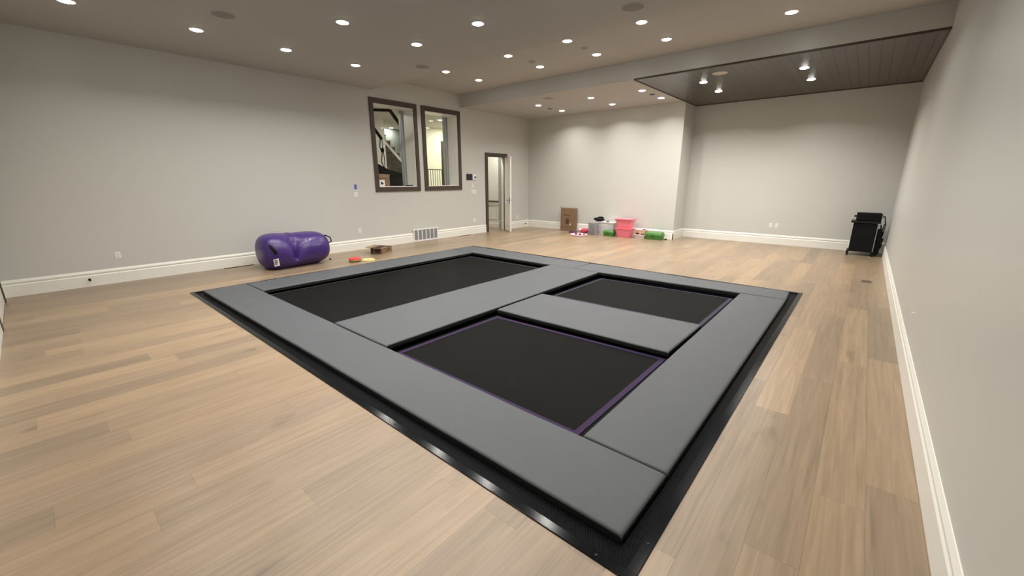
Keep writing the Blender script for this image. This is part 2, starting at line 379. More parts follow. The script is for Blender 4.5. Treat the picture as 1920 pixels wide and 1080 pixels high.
# door 1, standing open into the room
b = MB(); f = XL+0.028
b.box(XL-0.16, f, 9.835, 9.95, 0, 2.54, 0.003); b.box(XL-0.03, XL+0.012, 10.765, 10.905, 0, 2.54, 0.003); b.box(XL-0.16, f, 9.945, 10.905, 2.425, 2.54, 0.003)
d1 = struct(b.build('door_1', 'brown'))
b = MB(); b.box(XL-0.15, XL-0.021, 10.785, 10.81, 0, 2.42); b.build('jamb_liner', 'trim', d1)
hx, hy = -9.495, 10.79
ang = math.atan2(10.37-hy, -8.90-hx)
L = 0.78
b = MB(); b.box(0, L, -0.022, 0.022, 0.012, 2.42, 0.002)
leaf = b.build('door_leaf', 'trim', d1); leaf.location = (hx, hy, 0); leaf.rotation_euler[2] = ang
b = MB()
for s_ in (-1, 1):
    for z0, z1 in ((0.20, 0.90), (1.05, 2.28)):
        yy = s_*0.0225
        for q in ((0.11, L-0.11, z0, z0+0.02), (0.11, L-0.11, z1-0.02, z1), (0.11, 0.13, z0, z1), (L-0.13, L-0.11, z0, z1)):
            b.box(q[0], q[1], yy, yy+s_*0.008, q[2], q[3])
b.build('panel_moulding', 'trim', leaf)
b = MB()
for s_ in (-1, 1):
    b.box(L-0.085, L-0.045, s_*0.022, s_*0.03, 0.93, 1.15, 0.002)
    b.tube([(L-0.065, s_*0.028, 1.05), (L-0.065, s_*0.07, 1.05)], 0.011); b.tube([(L-0.065, s_*0.07, 1.05), (L-0.19, s_*0.075, 1.05)], 0.010)
b.build('door_handle', 'bronze', leaf, smooth=True)
# door 2 in the near wall
b = MB(); b.box(-9.255, -9.125, YF-0.15, YF+0.025, 0, 2.56, 0.003); b.box(-7.49, -7.365, YF-0.15, YF+0.025, 0, 2.56, 0.003); b.box(-9.125, -7.49, YF-0.15, YF+0.025, 2.44, 2.56, 0.003)
d2 = struct(b.build('door_2', 'brown'))
b = MB(); b.box(-9.125, -8.31, YF-0.03, YF+0.012, 0.012, 2.435, 0.003); b.build('door_leaf', 'trim', d2)
b = MB(); b.box(-8.305, -7.495, YF-0.03, YF+0.012, 0.012, 2.435, 0.003); b.build('door_leaf', 'trim', d2)

# ------------------------------------------------------------ hall beyond the windows and the door
b = MB()
b.box(-16.2, -16.0, 3.5, 13.6, 0, 4.2); b.box(-16.0, -10.2, 3.3, 3.5, 0, 4.2); b.box(-16.0, -9.64, 13.4, 13.6, 0, 4.2)
struct(b.build('wall_hall', 'hallwall'))
b = MB(); b.box(-13.3, -13.2, 5.0, 8.62, 0, 3.75); struct(b.build('wall_hall', 'hallwall'))
b = MB(); b.box(-14.0, -13.9, 10.45, 13.4, 0, 3.75); struct(b.build('wall_hall', 'hallyellow'))
b = MB(); b.box(-16.2, -10.15, 3.3, 13.6, 3.75, 3.9); b.box(-10.15, -9.90, 3.3, 9.2, 3.75, 3.9); b.box(-10.15, -9.645, 9.2, 13.6, 2.9, 3.05)
struct(b.build('ceiling', 'skin_rail'))
b = MB(); b.box(-11.2, -10.06, 11.06, 11.9, 0, 3.0); b.box(-10.2, -10.06, 11.9, 13.4, 0, 3.0); struct(b.build('wall_hall', 'hallwall'))
b = MB(); b.box(-11.2, -10.065, 11.030, 11.06, 0.82, 0.845); b.box(-11.2, -10.065, 11.045, 11.06, 0.30, 0.33)
b.box(-11.2, -10.065, 11.035, 11.06, 0, 0.14); b.box(-10.19, -10.17, 11.045, 11.06, 0.33, 0.82); base_prof(b, 'y', -10.06, 1, 11.06, 13.4)
struct(b.build('trim_2', 'trim'))
b = MB(); b.box(-11.2, -10.05, 11.02, 11.06, 0.925, 0.965, 0.004); struct(b.build('trim_3', 'brown_post'))
# landing with a railing
b = MB(); b.box(-13.9, -12.45, 8.8, 13.4, 0.0, 1.12); struct(b.build('trim_4', 'hallwall'))
r = thing('stair_railing', 'brown landing railing seen through the right-hand window', 'railing', (-12.5, 9.5, 1.12))
b = MB(); b.box(-12.52, -12.48, 9.2, 10.82, 2.055, 2.085); b.build('handrail', 'brown_post', r, loc=(-12.5, 9.5, 1.12))
b = MB(); b.box(-12.515, -12.485, 9.2, 10.82, 1.17, 1.19); b.build('bottom_rail', 'brown_post', r, loc=(-12.5, 9.5, 1.12))
for k in range(15):
    yy = 9.25+k*0.108; b = MB(); b.box(-12.507, -12.493, yy-0.007, yy+0.007, 1.12, 2.06); b.build('baluster', 'brown_post', r, loc=(-12.5, 9.5, 1.12))
b = MB(); b.box(-12.53, -12.47, 10.58, 10.64, 1.12, 3.10); b.build('newel_post', 'brown_post', r, loc=(-12.5, 9.5, 1.12))
# staircase: rises to the left, seen through the left window
st = thing('staircase', 'white stringer staircase with baluster screen seen through left window', 'staircase', (-14.5, 10.0, 0))
SX = -14.5
def sp_(u): return (9.53+u*(10.40-9.53))   # y along the flight
def sz_(u): return (3.03+u*(2.19-3.03))    # stringer height falls to the right
O = (-14.5, 10.0, 0)
b = MB(); b.bar((SX, sp_(-.6), sz_(-.6)), (SX, sp_(1.7), sz_(1.7)), 0.10, 0.04); b.build('stringer', 'trim', st, loc=O)
b = MB(); b.bar((SX-0.9, sp_(-.6), sz_(-.6)+0.38), (SX-0.9, sp_(1.7), sz_(1.7)+0.38), 0.07, 0.04); b.build('wall_stringer', 'trim', st, loc=O)
for k in range(9):
    u = -.5+k*0.24; y_ = sp_(u); z_ = sz_(u)+0.10
    b = MB(); b.box(SX-0.88, SX-0.03, y_, y_+0.25, z_, z_+0.035); b.build('tread', 'tread', st, loc=O)
    b = MB(); b.box(SX-0.88, SX-0.03, y_, y_+0.02, z_+0.035, z_+0.22); b.build('riser', 'trim', st, loc=O)
for k in range(16):
    y_ = 9.50+k*0.075; u = (y_-9.53)/(10.40-9.53); b = MB(); b.box(SX-0.008, SX+0.008, y_-0.008, y_+0.008, 0.9, sz_(u)-0.05); b.build('baluster', 'brown_post', st, loc=O)
b = MB(); b.box(SX-0.02, SX+0.02, 9.8, 11.2, 1.86, 1.92); b.build('handrail', 'black', st, loc=O)
b = MB(); b.prism([(9.55, 3.55), (9.55, 3.35), (10.5, 2.45), (11.2, 1.9), (11.2, 3.74), (9.58, 3.74)], SX-1.0, SX-0.99, 'x'); b.build('wall_shade_panel', 'tinted', st, loc=O)  # sheet carrying the shade of the wall beyond the stairs as colour
for i, (x, y) in enumerate([(-11.97, 10.12), (-13.0, 11.9), (-15.25, 10.3), (-12.2, 5.6)]):  # last one is unseen, added to light the hall
    r = thing('recessed_light', ['hall ceiling light seen high in the right-hand window', 'second hall light, farther back in the right-hand window', 'hall ceiling light above the stairs in the left window', 'added unseen hall light beyond the left window'][i], 'ceiling light', (x, y, 3.75), 0, 'recessed lights in the hall')
    b = MB(); b.lathe([(0.10, 0.0), (0.10, -0.005), (0.08, -0.007), (0.076, -0.002)], cap=False); b.build('trim_ring', 'white', r, smooth=True)
    b = MB(); b.lathe([(0.077, -0.002), (0.03, -0.006)]); b.build('lens', 'lens', r, smooth=True)
    ld = bpy.data.lights.new('lamp_beam', 'AREA'); ld.shape = 'DISK'; ld.size = 0.14; ld.energy = [50, 50, 14, 50][i]; ld.color = (1.0, 0.97, 0.86)
    lo = bpy.data.objects.new('lamp_beam', ld); C.objects.link(lo); lo.parent = r; lo.location = (0, 0, -0.01)
r = thing('recessed_light', 'added unseen light above the open doorway, behind the wall', 'ceiling light', (-9.85, 10.4, 2.9), 0, 'recessed lights in the hall')  # unseen lamp, added to brighten the space behind the doorway
b = MB(); b.lathe([(0.077, -0.002), (0.03, -0.006)]); b.build('lens', 'lens', r, smooth=True)
ld = bpy.data.lights.new('lamp_beam', 'AREA'); ld.shape = 'DISK'; ld.size = 0.14; ld.energy = 14; ld.color = (1, .96, .86)
lo = bpy.data.objects.new('lamp_beam', ld); C.objects.link(lo); lo.parent = r; lo.location = (0, 0, -0.01)
# exercise machine behind the left window
X = -10.6
em = thing('exercise_machine', 'black exercise machine with bent frame arms behind the left window', 'exercise machine', (X, 7.0, 0))
O = (X, 7.0, 0)
b = MB(); b.bar((X, 6.2, 3.50), (X, 7.17, 3.585), 0.07, 0.06); b.bar((X, 7.14, 3.60), (X, 7.75, 2.90), 0.075, 0.06); b.build('top_frame', 'black', em, loc=O)
b = MB(); b.tube([(X, 7.74, 2.92), (X, 7.80, 2.5), (X, 7.80, 0.0)], 0.03); b.build('upright', 'black', em, loc=O)
b = MB(); b.bar((X, 6.35, 3.38), (X, 6.82, 2.80), 0.065, 0.05); b.bar((X, 6.35, 3.36), (X, 6.2, 3.5), 0.06, 0.05); b.build('swing_arm', 'black', em, loc=O)
b = MB(); b.tube([(X, 6.78, 2.84), (X, 6.74, 2.6), (X, 6.80, 2.42), (X, 6.76, 2.2), (X, 6.86, 1.95)], 0.014); b.tube([(X, 6.83, 2.80), (X, 6.84, 2.5), (X, 6.86, 2.3), (X, 6.85, 1.95)], 0.010); b.build('pulley_cable', 'black', em, loc=O, smooth=True)
b = MB(); b.lathe([(0.005, 2.44), (0.04, 2.47), (0.05, 2.51), (0.04, 2.55), (0.005, 2.58)], X, 6.82, 14); b.build('knob', 'black', em, loc=O, smooth=True)
b = MB(); b.prism([(6.0, 2.22), (6.6, 2.12), (6.9, 1.98), (7.48, 1.86), (7.5, 1.78), (7.0, 1.80), (6.0, 1.85)], X-0.25, X+0.1, 'x'); b.build('padded_seat', 'black', em, loc=O)
b = MB(); b.box(X-0.25, X+0.08, 6.92, 7.50, 0.0, 1.80, 0.03); b.build('housing', 'black_plastic', em, loc=O)
b = MB(); b.box(X-0.2, X+0.05, 6.05, 6.6, 0.0, 1.86, 0.02); b.build('base_column', 'black', em, loc=O)
cb = thing('cardboard_box', 'brown cardboard box standing on the left window sill', 'box', (-9.78, 6.2, 1.533))
b = MB(); b.box(-0.08, 0.06, -0.17, 0.20, 0.0, 0.23, 0.003); b.build('carton', 'card', cb)
b = MB(); b.prism([(-0.17, 0.23), (0.20, 0.23), (0.23, 0.30), (-0.13, 0.32)], 0.04, 0.044, 'x'); b.build('flap', 'card_in', cb)
sg = thing('picture_card', 'small white card with dark blot leaning in left window corner', 'card', (-9.66, 6.13, 1.533))
b = MB(); b.box(0.0, 0.008, -0.10, 0.075, 0.0, 0.165); b.build('card', 'paper', sg)
b = MB(); b.prism([(-0.045, .06), (-0.01, .045), (.03, .06), (.035, .09), (0.0, .095), (-.02, .125), (-.04, .10)], 0.009, 0.010, 'x'); b.build('printed_picture', 'screen', sg)
b = MB(); b.box(-9.70, -9.62, 6.88, 7.07, 1.533, 1.563, 0.008); tag(b.build('remote_control', 'black'), 'small black remote lying at the right end of left window sill', 'remote control')

# ------------------------------------------------------------ trampoline
fr = thing('trampoline_surround', 'black steel in-ground surround with perforated edge around the grey pads', 'trampoline', ((PX0+PX1)/2, (PY0+PY1)/2, 0))
O = tuple(fr.location)
FW = 0.052
b = MB()
for q in ((PX0, PX1, PY0, PY0+FW), (PX0, PX1, PY1-FW, PY1), (PX0, PX0+FW, PY0+FW, PY1-FW), (PX1-FW, PX1, PY0+FW, PY1-FW)):
    b.box(q[0], q[1], q[2], q[3], -0.05, 0.007, 0.002)
b.build('edge_flange', 'metal_black', fr, loc=O)
pz0, pz1 = -0.014, -0.006
x0, x1, y0, y1 = PX0+FW, PX1-FW, PY0+FW, PY1-FW
beds = [(-6.98, -4.50, 2.00, 6.68), (-3.60, -1.08, 4.80, 6.70), (-3.60, -1.08, 2.00, 3.95)]
b = MB()
xs = sorted({x0, x1, -6.98, -4.50, -3.60, -1.08}); ys = sorted({y0, y1, 2.0, 3.95, 4.80, 6.68, 6.70})
for a, c in zip(xs[:-1], xs[1:]):
    for d, e in zip(ys[:-1], ys[1:]):
        mx, my = (a+c)/2, (d+e)/2
        if any(q[0] < mx < q[1] and q[2] < my < q[3] for q in beds): continue
        b.box(a, c, d, e, pz0, pz1)
b.build('vent_plate', 'perf', fr, loc=O)
b = MB()
for q in beds:
    for t in ((q[0]-.03, q[0], q[2]-.03, q[3]+.03), (q[1], q[1]+.03, q[2]-.03, q[3]+.03), (q[0], q[1], q[2]-.03, q[2]), (q[0], q[1], q[3], q[3]+.03)): b.box(*t, -0.12, -0.015)
b.build('pit_beam', 'metal_black', fr, loc=O)
b = MB(); b.box(PX0+0.055, PX1-0.055, PY0+0.055, PY1-0.055, -0.62, -0.58)
for t in ((PX0+.055, PX0+.075, PY0+.055, PY1-.055), (PX1-.075, PX1-.055, PY0+.055, PY1-.055), (PX0+.075, PX1-.075, PY0+.055, PY0+.075), (PX0+.075, PX1-.075, PY1-.075, PY1-.055)): b.box(*t, -0.58, -0.055)
struct(b.build('wall_pit', 'pit'))
for (x, y) in [(-0.518, 1.62), (-0.518, 3.09), (-0.518, 5.2), (-0.518, 7.2), (-0.68, 1.405), (-2.3, 1.405), (-4.2, 1.405), (-6.2, 1.405)]:
    b = MB(); b.lathe([(0.007, 0.007), (0.007, 0.009), (0.004, 0.0105)], x, y, 12); b.build('screw', 'black_plastic', fr, smooth=True, loc=O)

def bed(quad, web, webw, label):
    # quad: four corners (front-left, front-right, back-right, back-left)
    cx = sum(p[0] for p in quad)/4; cy = sum(p[1] for p in quad)/4; zb = -0.025
    r = thing('trampoline_bed', label, 'trampoline bed', (cx, cy, zb), 0, 'trampoline jumping beds')
    def at(u, v):
        a = Vector(quad[0])*(1-u)+Vector(quad[1])*u; c = Vector(quad[3])*(1-u)+Vector(quad[2])*u
        return a*(1-v)+c*v
    def inset(d):
        # moves every corner toward the inside by d
        q = [Vector(p) for p in quad]; out = []
        sg = [(1, 1), (-1, 1), (-1, -1), (1, -1)]
        return [Vector((p.x+s[0]*d, p.y+s[1]*d)) for p, s in zip(q, sg)]
    n = 24; b = MB(); vs = []
    for j in range(n+1):
        row = []
        for i in range(n+1):
            p = at(i/n, j/n); sag = -0.022*math.sin(PI*i/n)*math.sin(PI*j/n)
            row.append(b.bm.verts.new((p.x, p.y, zb+sag)))
        vs.append(row)
    for j in range(n):
        for i in range(n): b.bm.faces.new((vs[j][i], vs[j][i+1], vs[j+1][i+1], vs[j+1][i]))
    b.build('bed_mat', 'bed', r, smooth=True, loc=(cx, cy, zb))
    o_, i_ = inset(0), [inset(webw[k])[k] for k in range(4)]
    q = [Vector(p) for p in quad]; ww = webw
    sg = [(1, 1), (-1, 1), (-1, -1), (1, -1)]
    wl, wf, wr, wb = ww
    inn = [Vector((q[0].x+wl, q[0].y+wf)), Vector((q[1].x-wr, q[1].y+wf)), Vector((q[2].x-wr, q[2].y-wb)), Vector((q[3].x+wl, q[3].y-wb))]
    b = MB()
    for k in range(4):
        a, c, d, e = q[k], q[(k+1) % 4], inn[(k+1) % 4], inn[k]
        m_ = 12
        top = []
        for t in range(m_+1):
            po = a.lerp(c, t/m_); pi = e.lerp(d, t/m_); zz = 0.0035
            top.append((b.bm.verts.new((po.x, po.y, zb+zz)), b.bm.verts.new((pi.x, pi.y, zb+zz-0.0015))))
        for t in range(m_): b.bm.faces.new((top[t][0], top[t+1][0], top[t+1][1], top[t][1]))
    b.build('edge_webbing', web, r, loc=(cx, cy, zb))
    # black skirt reaching out under the pads
    b = MB(); ex = 0.17; out = [Vector((p.x-s[0]*ex, p.y-s[1]*ex)) for p, s in zip(q, sg)]
    vi = [b.bm.verts.new((p.x, p.y, zb-0.004)) for p in q]; vo = [b.bm.verts.new((p.x, p.y, zb-0.055)) for p in out]
    for k in range(4): b.bm.faces.new((vi[k], vi[(k+1) % 4], vo[(k+1) % 4], vo[k]))
    b.build('spring_skirt', 'skirt', r, loc=(cx, cy, zb))
bed([(-6.79, 2.17), (-4.70, 2.17), (-4.70, 6.47), (-6.77, 6.47)], 'grey_web', (.02, .02, .02, .03), 'long black trampoline bed nearest the window wall')
bed([(-3.40, 4.98), (-1.265, 5.06), (-1.265, 6.58), (-3.385, 6.48)], 'grey_web', (.03, .03, .05, .03), 'smaller black trampoline bed at the back right')
bed([(-3.41, 2.176), (-1.25, 2.176), (-1.245, 3.82), (-3.40, 3.70)], 'purple_web', (.040, .035, .050, .045), 'black trampoline bed at front right with purple webbing edge')
bpy.data.objects['trampoline_bed.001'].children[1].data.materials[0] = mat('muted purple webbing', (0.034, 0.026, 0.052), 0.6, spec=0.15)

def pad(poly, label, zt=0.05, seed=0, wr=1.0, nx=None, ny=None):
    # poly: four corners (a,b,c,d) counter clockwise; top face bilinear, rounded edges, dark sides
    rnd = random.Random(seed)
    a, b_, c, d = [Vector(p) for p in poly]
    cx = sum(p[0] for p in poly)/4; cy = sum(p[1] for p in poly)/4
    lu = (b_-a).length; lv = (d-a).length
    def cuts(L):
        e = [0, .004, .012, .024, .040]; n = max(3, int((L-.08)/.07)); mid = [.04+(L-.08)*i/n for i in range(1, n)]
        return [t/L for t in e+mid+[L-t for t in e[::-1]]]
    def edge_drop(t, L):
        x = min(t, 1-t)*L; r = 0.024
        return 0.0 if x >= r else r*(1-math.sqrt(max(0, 1-(1-x/r)**2)))*0.62
    us, vs_ = cuts(lu), cuts(lv); B = MB(); G = []
    ph = [rnd.uniform(0, 6.28) for _ in range(8)]; creases = [(rnd.uniform(.1, .9), rnd.uniform(-.5, .5), rnd.uniform(.0018, .0042)) for _ in range(int(max(lu, lv)*1.3))]
    for v in vs_:
        row = []
        for u in us:
            p = (a*(1-u)+b_*u)*(1-v)+(d*(1-u)+c*u)*v
            z = zt-edge_drop(u, lu)-edge_drop(v, lv)
            U, V = p.x, p.y
            z += wr*(0.0022*math.sin(3.1*U+ph[0])*math.sin(2.3*V+ph[1])+0.0006*math.sin(9*U+7*V+ph[2]))
            long_, t, s_ = (lu, u, v) if lu > lv else (lv, v, u)
            for c0, sl, am in creases:
                dd = (t-c0)*long_ - sl*(s_-.5)
                z += wr*am*(math.exp(-(dd/0.05)**2)-0.7*math.exp(-((dd-0.09)/0.05)**2))*max(0.0, math.sin(PI*min(1, max(0, s_*1.5-ph[3]*.08))))
            # soft waviness of the outline
            wob = 0.0018*math.sin(5*U+ph[4])*math.sin(4*V+ph[5])
            row.append(B.bm.verts.new((p.x+wob*(v in (0, 1)), p.y+wob, z)))
        G.append(row)
    fs = []
    ny_, nx_ = len(vs_), len(us)
    for j in range(ny_-1):
        for i in range(nx_-1): fs.append(B.bm.faces.new((G[j][i], G[j][i+1], G[j+1][i+1], G[j+1][i])))
    ring_ = [G[0][i] for i in range(nx_)]+[G[j][-1] for j in range(1, ny_)]+[G[-1][i] for i in range(nx_-2, -1, -1)]+[G[j][0] for j in range(ny_-2, 0, -1)]
    cen = Vector((cx, cy)); lo1, lo2 = [], []
    for k, v in enumerate(ring_):
        o_ = 0.0018*math.sin(k*0.9+ph[6])+0.0015*math.sin(k*0.37+ph[7])+0.001
        dx = v.co.x-cx; dy = v.co.y-cy; l = math.hypot(dx, dy)
        lo1.append(B.bm.verts.new((v.co.x+dx/l*o_, v.co.y+dy/l*o_, 0.020))); lo2.append(B.bm.verts.new((v.co.x-dx/l*.004, v.co.y-dy/l*.004, -0.005)))
    n = len(ring_)
    side = []
    for k in range(n):
        k2 = (k+1) % n
        side.append(B.bm.faces.new((ring_[k2], ring_[k], lo1[k], lo1[k2]))); side.append(B.bm.faces.new((lo1[k2], lo1[k], lo2[k], lo2[k2])))
    side.append(B.bm.faces.new(lo2))
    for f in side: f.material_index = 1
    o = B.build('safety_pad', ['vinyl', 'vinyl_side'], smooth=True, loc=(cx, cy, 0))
    me = o.data
    return tag(o, label, 'trampoline pad', 'grey trampoline safety pads')
pad([(-7.545, 1.515), (-0.622, 1.545), (-0.612, 2.103), (-7.545, 2.103)], 'longest grey pad, along the near front edge of the trampoline', seed=1)
pad([(-7.545, 2.117), (-6.868, 2.117), (-6.850, 6.585), (-7.545, 6.585)], 'long grey pad along the trampoline side nearest the window wall', seed=2)
pad([(-7.545, 6.60), (-4.074, 6.615), (-4.074, 7.255), (-7.545, 7.26)], 'grey pad on the far edge, its left half towards the doorway', seed=3)
pad([(-4.064, 6.615), (-0.622, 6.765), (-0.645, 7.265), (-4.064, 7.262)], 'grey pad on the far edge, its right half ending at the corner', seed=4)
pad([(-4.605, 2.117), (-3.515, 2.119), (-3.530, 6.605), (-4.600, 6.605)], 'wide grey pad between the long bed and the two right-hand beds', seed=5)
pad([(-1.178, 2.117), (-0.612, 2.117), (-0.622, 6.745), (-1.205, 6.695)], 'long grey pad down the right side, beside the oak floor', seed=6)
pad([(-3.462, 3.765), (-1.235, 3.845), (-1.222, 4.875), (-3.468, 4.765)], 'grey cross pad separating the two smaller right-hand beds', seed=7)

# ------------------------------------------------------------ purple inflatable
bg = thing('inflatable_bolster', 'large purple inflatable bolster with black handles lying by the window wall', 'inflatable', (-8.74, 3.38, 0), math.radians(1.5))
b = MB(); NT, NA = 110, 96; Lh = 0.66
rings = []
for j in range(NT+1):
    t = -1+2*j/NT
    s_ = math.sin(t*PI/2)            # concentrate rings near the ends
    yy = Lh*s_
    pr = max(0.0, 1-abs(s_)**5.5)**(1/3.0)
    hgt = 0.350-0.03*s_
    ring_ = []
    for i in range(NA):
        a = 2*PI*i/NA; ca, sa = math.cos(a), math.sin(a)
        rx = 0.40*pr; rz = hgt*pr
        x = rx*math.copysign(abs(ca)**0.88, ca); z = rz*math.copysign(abs(sa)**0.88, sa)
        # V-shaped pinch: opens at the top, closes at a low point on the room side
        aa = (a if a < PI*1.5 else a-2*PI)
        low, topa = -0.42, 2.3
        if low-0.12 < aa < topa:
            k = max(0.0, min(1.0, (aa-low)/(1.57-low)))
            ctr = -0.11+0.06*k
            wdt = 0.028+0.22*k
            g = math.exp(-abs((yy-ctr)/wdt)**1.25)
            depth = 0.115+0.045*math.sin(PI*k)
            depth *= 1-0.62*max(0.0, min(1.0, (k-0.55)/0.45))
            if aa > 1.57: depth *= max(0, (topa-aa)/(topa-1.57))
            if aa < low: depth *= max(0, 1-(low-aa)/0.12)
            f1 = 1-(depth/0.38)*g
            # ridge inside the valley
            f1 += 0.06*math.exp(-((yy-ctr+0.01)/(wdt*0.20))**2)*min(1, k*2)*(1 if aa < 1.57 else max(0, 1-(aa-1.57)))
            x *= f1; z *= f1
        # second, shallower dent toward the right end
        if 0.2 < aa < 1.5:
            x *= 1-0.03*math.exp(-((yy-0.30)/0.12)**2)
        zz = z+0.335
        if zz < 0.03: zz = 0.004+max(0, (zz+0.03))*0.2
        ring_.append((x, yy, max(0.002, zz)))
    rings.append(ring_)
b.loft(rings); b.build('bolster_body', 'purple', bg, smooth=True)
def bag_handle(pts, r=0.022):
    b = MB()
    P_ = [Vector(p) for p in pts]
    b.tube([tuple(p) for p in P_], r, 8); return b.build('handle', 'black', bg, smooth=True)
bag_handle([(0.335, -0.56, 0.50), (0.375, -0.545, 0.46), (0.395, -0.52, 0.40), (0.385, -0.49, 0.35)], 0.026)
bag_handle([(0.16, 0.50, 0.57), (0.20, 0.60, 0.565), (0.24, 0.665, 0.515), (0.25, 0.675, 0.44), (0.24, 0.62, 0.41)], 0.013)
b = MB(); b.box(0.342, 0.375, 0.535, 0.565, 0.07, 0.10, 0.006); b.build('valve', 'black', bg)
b = MB(); q = [(0.368, -0.555, 0.235), (0.392, -0.47, 0.255), (0.388, -0.46, 0.115), (0.362, -0.545, 0.10)]
vv = [b.bm.verts.new(p) for p in q]+[b.bm.verts.new((p[0]+.010, p[1]-.004, p[2])) for p in q]
for f in ((0, 1, 2, 3), (7, 6, 5, 4), (0, 4, 5, 1), (1, 5, 6, 2), (2, 6, 7, 3), (3, 7, 4, 0)): b.bm.faces.new([vv[i] for i in f])
lab = b.build('care_label', 'paper', bg)
b = MB()
for k in range(5):
    z_ = 0.225-k*0.022; b.box(0.3925-0.002*k, 0.400-0.002*k, -0.545, -0.545+[.05, .065, .07, .055, .065][k], z_, z_+0.007)
b.build('printed_text', 'black', lab)

# ------------------------------------------------------------ toys and small box by the bolster
t = thing('disc_toy', 'round red toy with tan and olive rims on the floor beside the purple bolster', 'toy', (-8.14, 4.35, 0))
b = MB(); b.lathe([(0.10, 0.0), (0.12, 0.006), (0.12, 0.024), (0.10, 0.03)]); b.build('lower_layer', 'olive', t, smooth=True)
b = MB(); b.lathe([(0.11, 0.03), (0.122, 0.034), (0.122, 0.044), (0.11, 0.048)]); b.build('middle_layer', 'tan', t, smooth=True)
b = MB(); b.lathe([(0.115, 0.048), (0.125, 0.055), (0.118, 0.075), (0.09, 0.086), (0.05, 0.083), (0.02, 0.079)]); b.build('upper_layer', 'red', t, smooth=True)
t = thing('disc_toy', 'flat pale yellow ring toy on the floor beside the red one', 'toy', (-8.06, 4.62, 0))
b = MB()
for rr, z0, z1 in ((0.14, 0.0, 0.014), (0.12, 0.014, 0.030)):
    b.lathe([(rr-0.02, z0), (rr, z0+0.003), (rr, z1-0.003), (rr-0.02, z1), (rr-0.06, z1-0.004)])
b.build('ring_body', 'yellow', t, smooth=True)
b = MB(); b.lathe([(0.03, 0.028), (0.035, 0.034), (0.02, 0.038)]); b.build('centre_button', 'tan', t, smooth=True)
t = thing('cardboard_box', 'small open brown cardboard box on the floor near the vent grille', 'box', (-8.715, 5.36, 0), math.radians(26))
bx_, by_, bz_ = 0.15, 0.22, 0.135
b = MB(); th = 0.006
b.box(-bx_, bx_, -by_, by_, 0, th); b.box(-bx_, -bx_+th, -by_, by_, th, bz_); b.box(bx_-th, bx_, -by_, by_, th, bz_); b.box(-bx_+th, bx_-th, -by_, -by_+th, th, bz_); b.box(-bx_+th, bx_-th, by_-th, by_, th, bz_)
b.build('carton', 'card', t)
b = MB(); b.prism([(-bx_, bz_), (-bx_-0.16, bz_+0.006), (-bx_-0.16, bz_+0.010), (-bx_, bz_+0.004)], -by_, by_, 'y'); b.build('flap', 'card_in', t)
b = MB(); b.box(bx_-0.06, bx_, -by_, by_-0.18, bz_, bz_+0.004); b.build('flap', 'card_in', t)
b = MB(); b.prism([(-by_-0.13, bz_+0.022), (-by_, bz_), (-by_, bz_+0.004), (-by_-0.13, bz_+0.026)], -bx_, bx_, 'x'); b.build('flap', 'card_in', t)
b = MB(); b.box(-0.09, 0.09, -0.15, 0.17, 0.02, bz_-0.01, 0.01); b.build('contents', 'black', t)
b = MB(); b.box(bx_, bx_+0.001, -0.02, 0.14, 0.05, 0.085)
b.build('printed_marking', 'ink', t)
b = MB(); b.box(-0.14, -0.09, -by_-0.001, -by_, 0.0, bz_); b.box(-0.03, 0.12, -by_-0.001, -by_, 0.015, bz_-0.02); b.build('tape_stripe', 'ink', t)

# ------------------------------------------------------------ things along the back wall
t = thing('cardboard_box', 'tall brown cardboard box standing against the back wall', 'box', (-7.63, 11.95, 0))
b = MB(); b.box(-0.285, 0.275, -0.06, 0.10, 0, 0.765, 0.004); b.build('carton', 'card', t)
b = MB(); b.prism([(-0.285, 0.765), (-0.325, 0.80), (-0.33, 0.795), (-0.285, 0.745)], -0.05, 0.09, 'y'); b.build('flap', 'card_in', t)
b = MB()
for k in range(6): b.box(-0.16+k*0.043, -0.125+k*0.043, -0.0612, -0.0605, 0.52-0.002*k, 0.55-0.002*k+0.006*(k % 2))
b.prism([(-0.08, 0.24), (0.02, 0.22), (0.07, 0.30), (0.05, 0.40), (-0.02, 0.43), (-0.07, 0.36)], -0.0612, -0.0605, 'y')
b.box(-0.27, 0.24, -0.0612, -0.0605, 0.115, 0.125)
b.build('printed_marking', 'ink', t)
b = MB(); b.prism([(0.09, 0.20), (0.13, 0.20), (0.12, 0.26), (0.10, 0.26)], -0.0612, -0.0605, 'y'); b.build('white_sticker', 'paper', t)

b = MB(); b.taper(-0.13, 0.13, -0.07, 0.07, 0, 0.045, -0.01, 0.05); b.taper(-0.11, 0.0, -0.05, 0.05, 0.045, 0.10, -0.01, 0.03)
o = b.build('toy_shoe', 'plum', smooth=True); o.location = (-7.16, 11.52, 0); o.rotation_euler[2] = 0.35; tag(o, 'small dark plum toy on the floor right of the tall cardboard box', 'toy')
def blob(cx, cy, r, h, seed, n=18, m_=9, flat=1.0):
    rnd = random.Random(seed); b = MB(); pp = [(rnd.uniform(0, 6), rnd.randint(2, 5), rnd.uniform(.05, .16)) for _ in range(4)]; R_ = []
    for j in range(m_+1):
        t = j/m_*PI; z = h/2*(1-math.cos(t)); rr = r*max(.04, math.sin(t)**.7)
        R_.append([(rr*(1+sum(a*math.sin(k*2*PI*i/n+p+j) for p, k, a in pp))*math.cos(2*PI*i/n), flat*rr*(1+sum(a*math.sin(k*2*PI*i/n+p+j*.7) for p, k, a in pp))*math.sin(2*PI*i/n), z) for i in range(n)])
    b.loft(R_); return b
o = blob(0, 0, 0.13, 0.16, 3).build('cloth_bundle', 'crimson', smooth=True); o.location = (-6.84, 11.72, 0.0); tag(o, 'crumpled crimson cloth bundle left of the grey bin', 'cloth')
